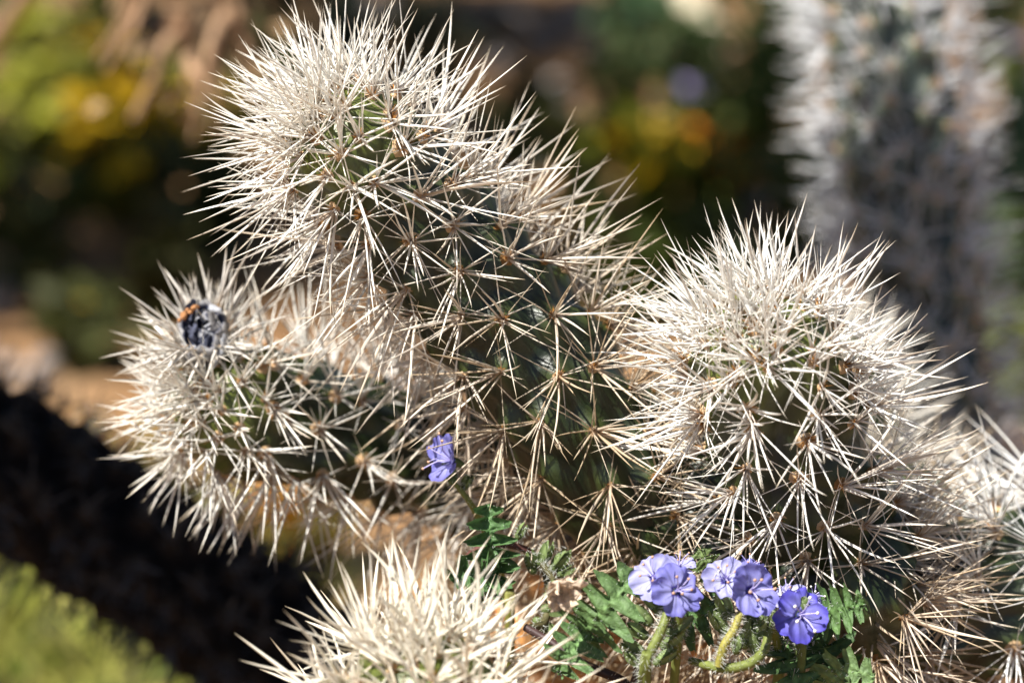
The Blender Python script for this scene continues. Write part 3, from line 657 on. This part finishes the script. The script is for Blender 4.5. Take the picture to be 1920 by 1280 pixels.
STONES = []
for v in range(6):
    rg = random.Random(70 + v); V, F = blob((0, 0, 0), 1, 12, 8, (1, rg.uniform(.65, .95), rg.uniform(.5, .75)))
    V = np.array([p * (1 + .28 * noise.noise(Vector(p * 1.3 + v * 9)) + .1 * noise.noise(Vector(p * 4 + v))) for p in V])
    g = rg.uniform(.8, 1.2); STONES.append(mesh('stone', V, F, M_rock, np.broadcast_to(np.array((.34, .30, .285)) * g, V.shape)))
def stone(P, size, label='pale mauve stone lying on the soil behind the cacti', group='stones on the soil', v=None, rz=None, stretch=1):
    o = link('stone', STONES[random.randrange(6) if v is None else v], loc=(P[0], P[1], ground_z(P[0], P[1]) + size * .25)); o.scale = (size * stretch, size, size); o.rotation_euler = (random.uniform(-.3, .3), random.uniform(-.3, .3), random.uniform(0, 6) if rz is None else rz)
    return tag(o, label, 'stone', group)
stone(gnd(300, 345), .016, 'whitish elongated stone beside the yellow flowers', None, 2, .6, 1.9)
for (x, y, s_) in [(100, 140, .020), (125, 215, .016), (35, 340, .016), (85, 300, .013), (55, 105, .018), (150, 150, .014), (25, 180, .015), (320, 20, .02), (250, 40, .016), (890, 30, .022), (960, 15, .02), (1010, 70, .02), (1075, 30, .024), (930, 110, .018), (1040, 160, .016), (1060, 215, .013), (1120, 90, .016), (700, 15, .03), (1420, 400, .014), (1455, 395, .010), (1380, 440, .009), (20, 700, .010), (90, 690, .012), (60, 740, .009), (180, 800, .007), (1905, 760, .012), (1880, 820, .012)]:
    sl = 'mauve stone among the lime yellow wildflowers' if x < 400 and y < 400 else 'mauve brown stone on the soil near the pale dry stick' if x < 1200 and y < 300 else 'small tan stone on sunlit soil beside the dark stem' if x < 400 else 'small brown stone near the orange wildflower tuft' if x < 1500 else 'grey stone by the foot of the lone blurred cholla'
    stone(gnd(x, y), s_ * random.uniform(.9, 1.15), sl, sl + ' set')
for _ in range(70):
    P = gnd(random.uniform(-200, 2100), random.uniform(-250, 750)); stone(P, random.uniform(.004, .012), 'tiny pebble scattered on the background soil', 'scattered pebbles')

YF = {}
def flower_head(kind):
    if kind not in YF:
        mb = MB(); c = {'yellow': (.80, .52, .02), 'orange': (.80, .28, .02), 'purple': (.42, .36, .62), 'lime': (.55, .55, .06)}[kind]
        for i in range(8):
            a = i * math.pi / 4; ca, sa = math.cos(a), math.sin(a)
            V = np.array([[0, .1, 0], [.32, .6, .15], [0, 1.05, .12], [-.32, .6, .15]]) @ np.array([[ca, sa, 0], [-sa, ca, 0], [0, 0, 1]]); mb.add(V, np.array([(0, 1, 2, 3)]), c)
        V, F = blob((0, 0, .05), .3, 8, 4, (1, 1, .6)); mb.add(V, F, np.array(c) * .6)
        YF[kind] = mb.build('flower_head', M_grass, False)
    return YF[kind]
def annual(px, py, h, kind, label, nf=5, col=(.10, .13, .025), seed=0, spread=.5, fs=.014, nl=130, group=None, d=None):
    """wildflower tuft whose foot stands on the soil at the pixel"""
    rg = random.Random(seed); P = gnd(px, py); P[2] = ground_z(P[0], P[1]) - .003; root = thing('wildflower_tuft' if nf else 'leafy_tuft', label, 'plant', P, group)
    mb = MB(); heads = []
    for i in range(max(nf, 6)):
        a = rg.uniform(0, 6.28); e = np.array([math.cos(a) * h * spread * rg.random(), math.sin(a) * h * spread * rg.random(), h * rg.uniform(.6, 1.05)])
        pts = catmull([np.zeros(3), e * np.array([.3, .3, .55]), e], 7); V, F = tube(pts, .0016, 4); mb.add(V, F, np.array(col) * .9)
        if i < nf: heads.append(e)
        for q_ in pts[1:]: leaves_into(mb, q_, nl // 42 + 1, (.008, .008, .006), .022, col, rg)
    wlink('foliage', mb.build('foliage', M_fol, False), root, kind='stuff', at_=P)
    for e in heads:
        o = wlink('flower_head', flower_head(kind), root, at_=P + e); s_ = fs * rg.uniform(.8, 1.2); o.scale = (s_, s_, s_); o.rotation_euler = (rg.uniform(-.2, .9), rg.uniform(-.6, .4), rg.uniform(0, 6))
    return root
annual(250, 420, .10, 'yellow', 'bright yellow wildflowers beside the whitish elongated stone', 14, (.16, .15, .02), 1, fs=.022)
for i, (x, y, h, kd, lb) in enumerate([(330, 330, .08, 'yellow', 'golden wildflower tuft under the dead drooping bush'), (20, 420, .08, 'lime', 'lime wildflower tuft close to the shaded dark strip'), (170, 260, .08, 'yellow', 'golden wildflower tuft between the mauve stones'), (400, 400, .08, 'orange', 'small orange wildflower tuft right of the whitish elongated stone'), (60, 200, .08, 'lime', 'far lime wildflower tuft behind the mauve stones')]):
    annual(x, y, h, kd, lb, 8, (.16, .16, .025), 300 + i, fs=.017)
annual(85, 330, .09, 'lime', 'lime yellow wildflowers among pale mauve stones', 9, (.15, .16, .03), 2, fs=.020)
annual(1235, 470, .085, 'yellow', 'yellow green wildflower tuft between the arching stem and the upright round head', 9, (.20, .22, .02), 3, fs=.019)
annual(1330, 440, .07, 'orange', 'orange wildflower tuft on the dark soil', 7, seed=4, fs=.017)
annual(1345, 370, .085, 'purple', 'tuft with a lilac flower near a pale stick', 2, seed=5, fs=.010)
annual(1920, 270, .09, 'purple', 'lilac flowered tuft beyond the lone blurred cholla', 3, seed=6, fs=.014)
annual(1925, 800, .07, 'lime', 'lime green tuft at the foot of the lone blurred cholla', 3, (.16, .19, .05), 7, nl=260)
annual(160, 690, .05, 'yellow', 'small olive tuft in the shade behind the fruit bearing stem', 1, (.045, .05, .010), 8, fs=.008)
annual(560, 1090, .05, 'orange', 'orange flowered tuft low behind the sideways stem', 7, (.18, .13, .02), 9, fs=.014)
k = 0
for (x, y, h, c) in [(150, 400, .07, (.08, .12, .02)), (30, 60, .10, (.10, .16, .05)), (200, 120, .09, (.10, .11, .02)), (330, 280, .08, (.12, .12, .02)), (1200, 130, .08, (.06, .12, .05)), (1400, 330, .10, (.07, .12, .02)), (1440, 250, .12, (.05, .10, .025)), (1480, 180, .12, (.04, .08, .03)), (1160, 300, .07, (.08, .10, .03)), (1100, 420, .07, (.07, .08, .015)), (1180, 600, .06, (.08, .11, .02)), (1320, 560, .05, (.06, .08, .02)), (1890, 560, .11, (.03, .06, .03)), (1910, 420, .11, (.03, .06, .025)), (1870, 700, .09, (.06, .09, .03)), (400, 480, .08, (.04, .05, .012)), (60, 560, .08, (.04, .05, .012)), (300, 600, .06, (.05, .05, .01)), (520, 60, .12, (.02, .03, .015)), (650, 160, .12, (.02, .03, .02)), (800, 240, .10, (.03, .04, .02)), (980, 330, .08, (.04, .05, .015)), (1290, 220, .08, (.06, .09, .03)), (470, 260, .09, (.05, .06, .015)), (1500, 520, .08, (.04, .06, .02)), (1620, 420, .08, (.04, .06, .02)), (900, 500, .07, (.05, .06, .02)), (1850, 120, .12, (.05, .08, .04))]:
    k += 1
    tl = 'dark green tuft beside the lone blurred cholla' if x > 1800 else 'olive tuft between the arching stem and the lone blurred cholla' if x > 1250 else 'dull green tuft behind the right flank of the arching stem' if x > 850 else 'shaded dark tuft behind the head of the arching stem' if x > 460 else 'shaded olive tuft in the dark strip above the fruit' if y > 450 else 'green tuft among the yellow flowers and pale stones'
    annual(x, y, h, 'yellow', tl, 0, c, 200 + k, group=tl + ' set', nl=200)
# pale stick
P0, P1 = gnd(1345, 105), gnd(1165, -90); mb = MB(); rg = random.Random(4)
pts = catmull([P0 + [0, 0, .012], (P0 + P1) / 2 + [.004, 0, .022], P1 + [0, 0, .02]], 12); V, F = tube(pts - P0, np.linspace(.013, .018, 12) * (1 + .1 * np.sin(np.arange(12) * 2.1)), 10); mb.add(V, F, (.58, .50, .36))
o = link('dry_stick', mb.build('dry_stick', M_bark), loc=P0); tag(o, 'thick pale dry stick leaning over the soil in the background', 'stick')

# grass below the dark stem
mb = MB(); rg = random.Random(77)
for _ in range(2600):
    x, y = rg.uniform(-.34, -.02), rg.uniform(1.05, 1.50); gx, gy, _d = pix((x, y, .02))
    if gx > 460 + (gy - 1080) * .2 or gy < 985: continue
    h = rg.uniform(.02, .09); a = rg.uniform(0, 6.28); ln = rg.uniform(.2, 1.6) * h; z0 = ground_z(x, y); sw = np.array([-math.sin(a), math.cos(a), 0]) * .0016; dr = np.array([math.cos(a), math.sin(a), 0]) * ln
    b_ = np.array([x, y, z0]); V = np.array([b_ - sw, b_ + sw, b_ + dr * .35 + sw * .8 + [0, 0, h * .6], b_ + dr * .35 - sw * .8 + [0, 0, h * .6], b_ + dr + [0, 0, h], b_ + dr + [0, 0, h] + sw * .1])
    mb.add(V, np.array([(0, 1, 2, 3), (3, 2, 5, 4)]), np.array((.34, .34, .07)) * (rg.choice((.2, .6, 1.0, 1.6))) + np.array((.16, .12, .05)) * rg.random() ** 3)
for _ in range(900):
    x, y = rg.uniform(-.34, -.06), rg.uniform(1.05, 1.45); gx, gy, _d = pix((x, y, .02))
    if gx > 420 + (gy - 1080) * .2 or gy < 985: continue
    leaves_into(mb, (x, y, ground_z(x, y) + rg.uniform(.0, .06)), 1, (.01, .01, .01), .022, rg.choice(((.36, .38, .06), (.14, .18, .03), (.46, .42, .12), (.05, .08, .02))), rg)
o = link('grass', mb.build('grass', M_grass, False)); tag(o, 'sunlit yellow green grass below the dark cholla stem', 'grass', kind='stuff')
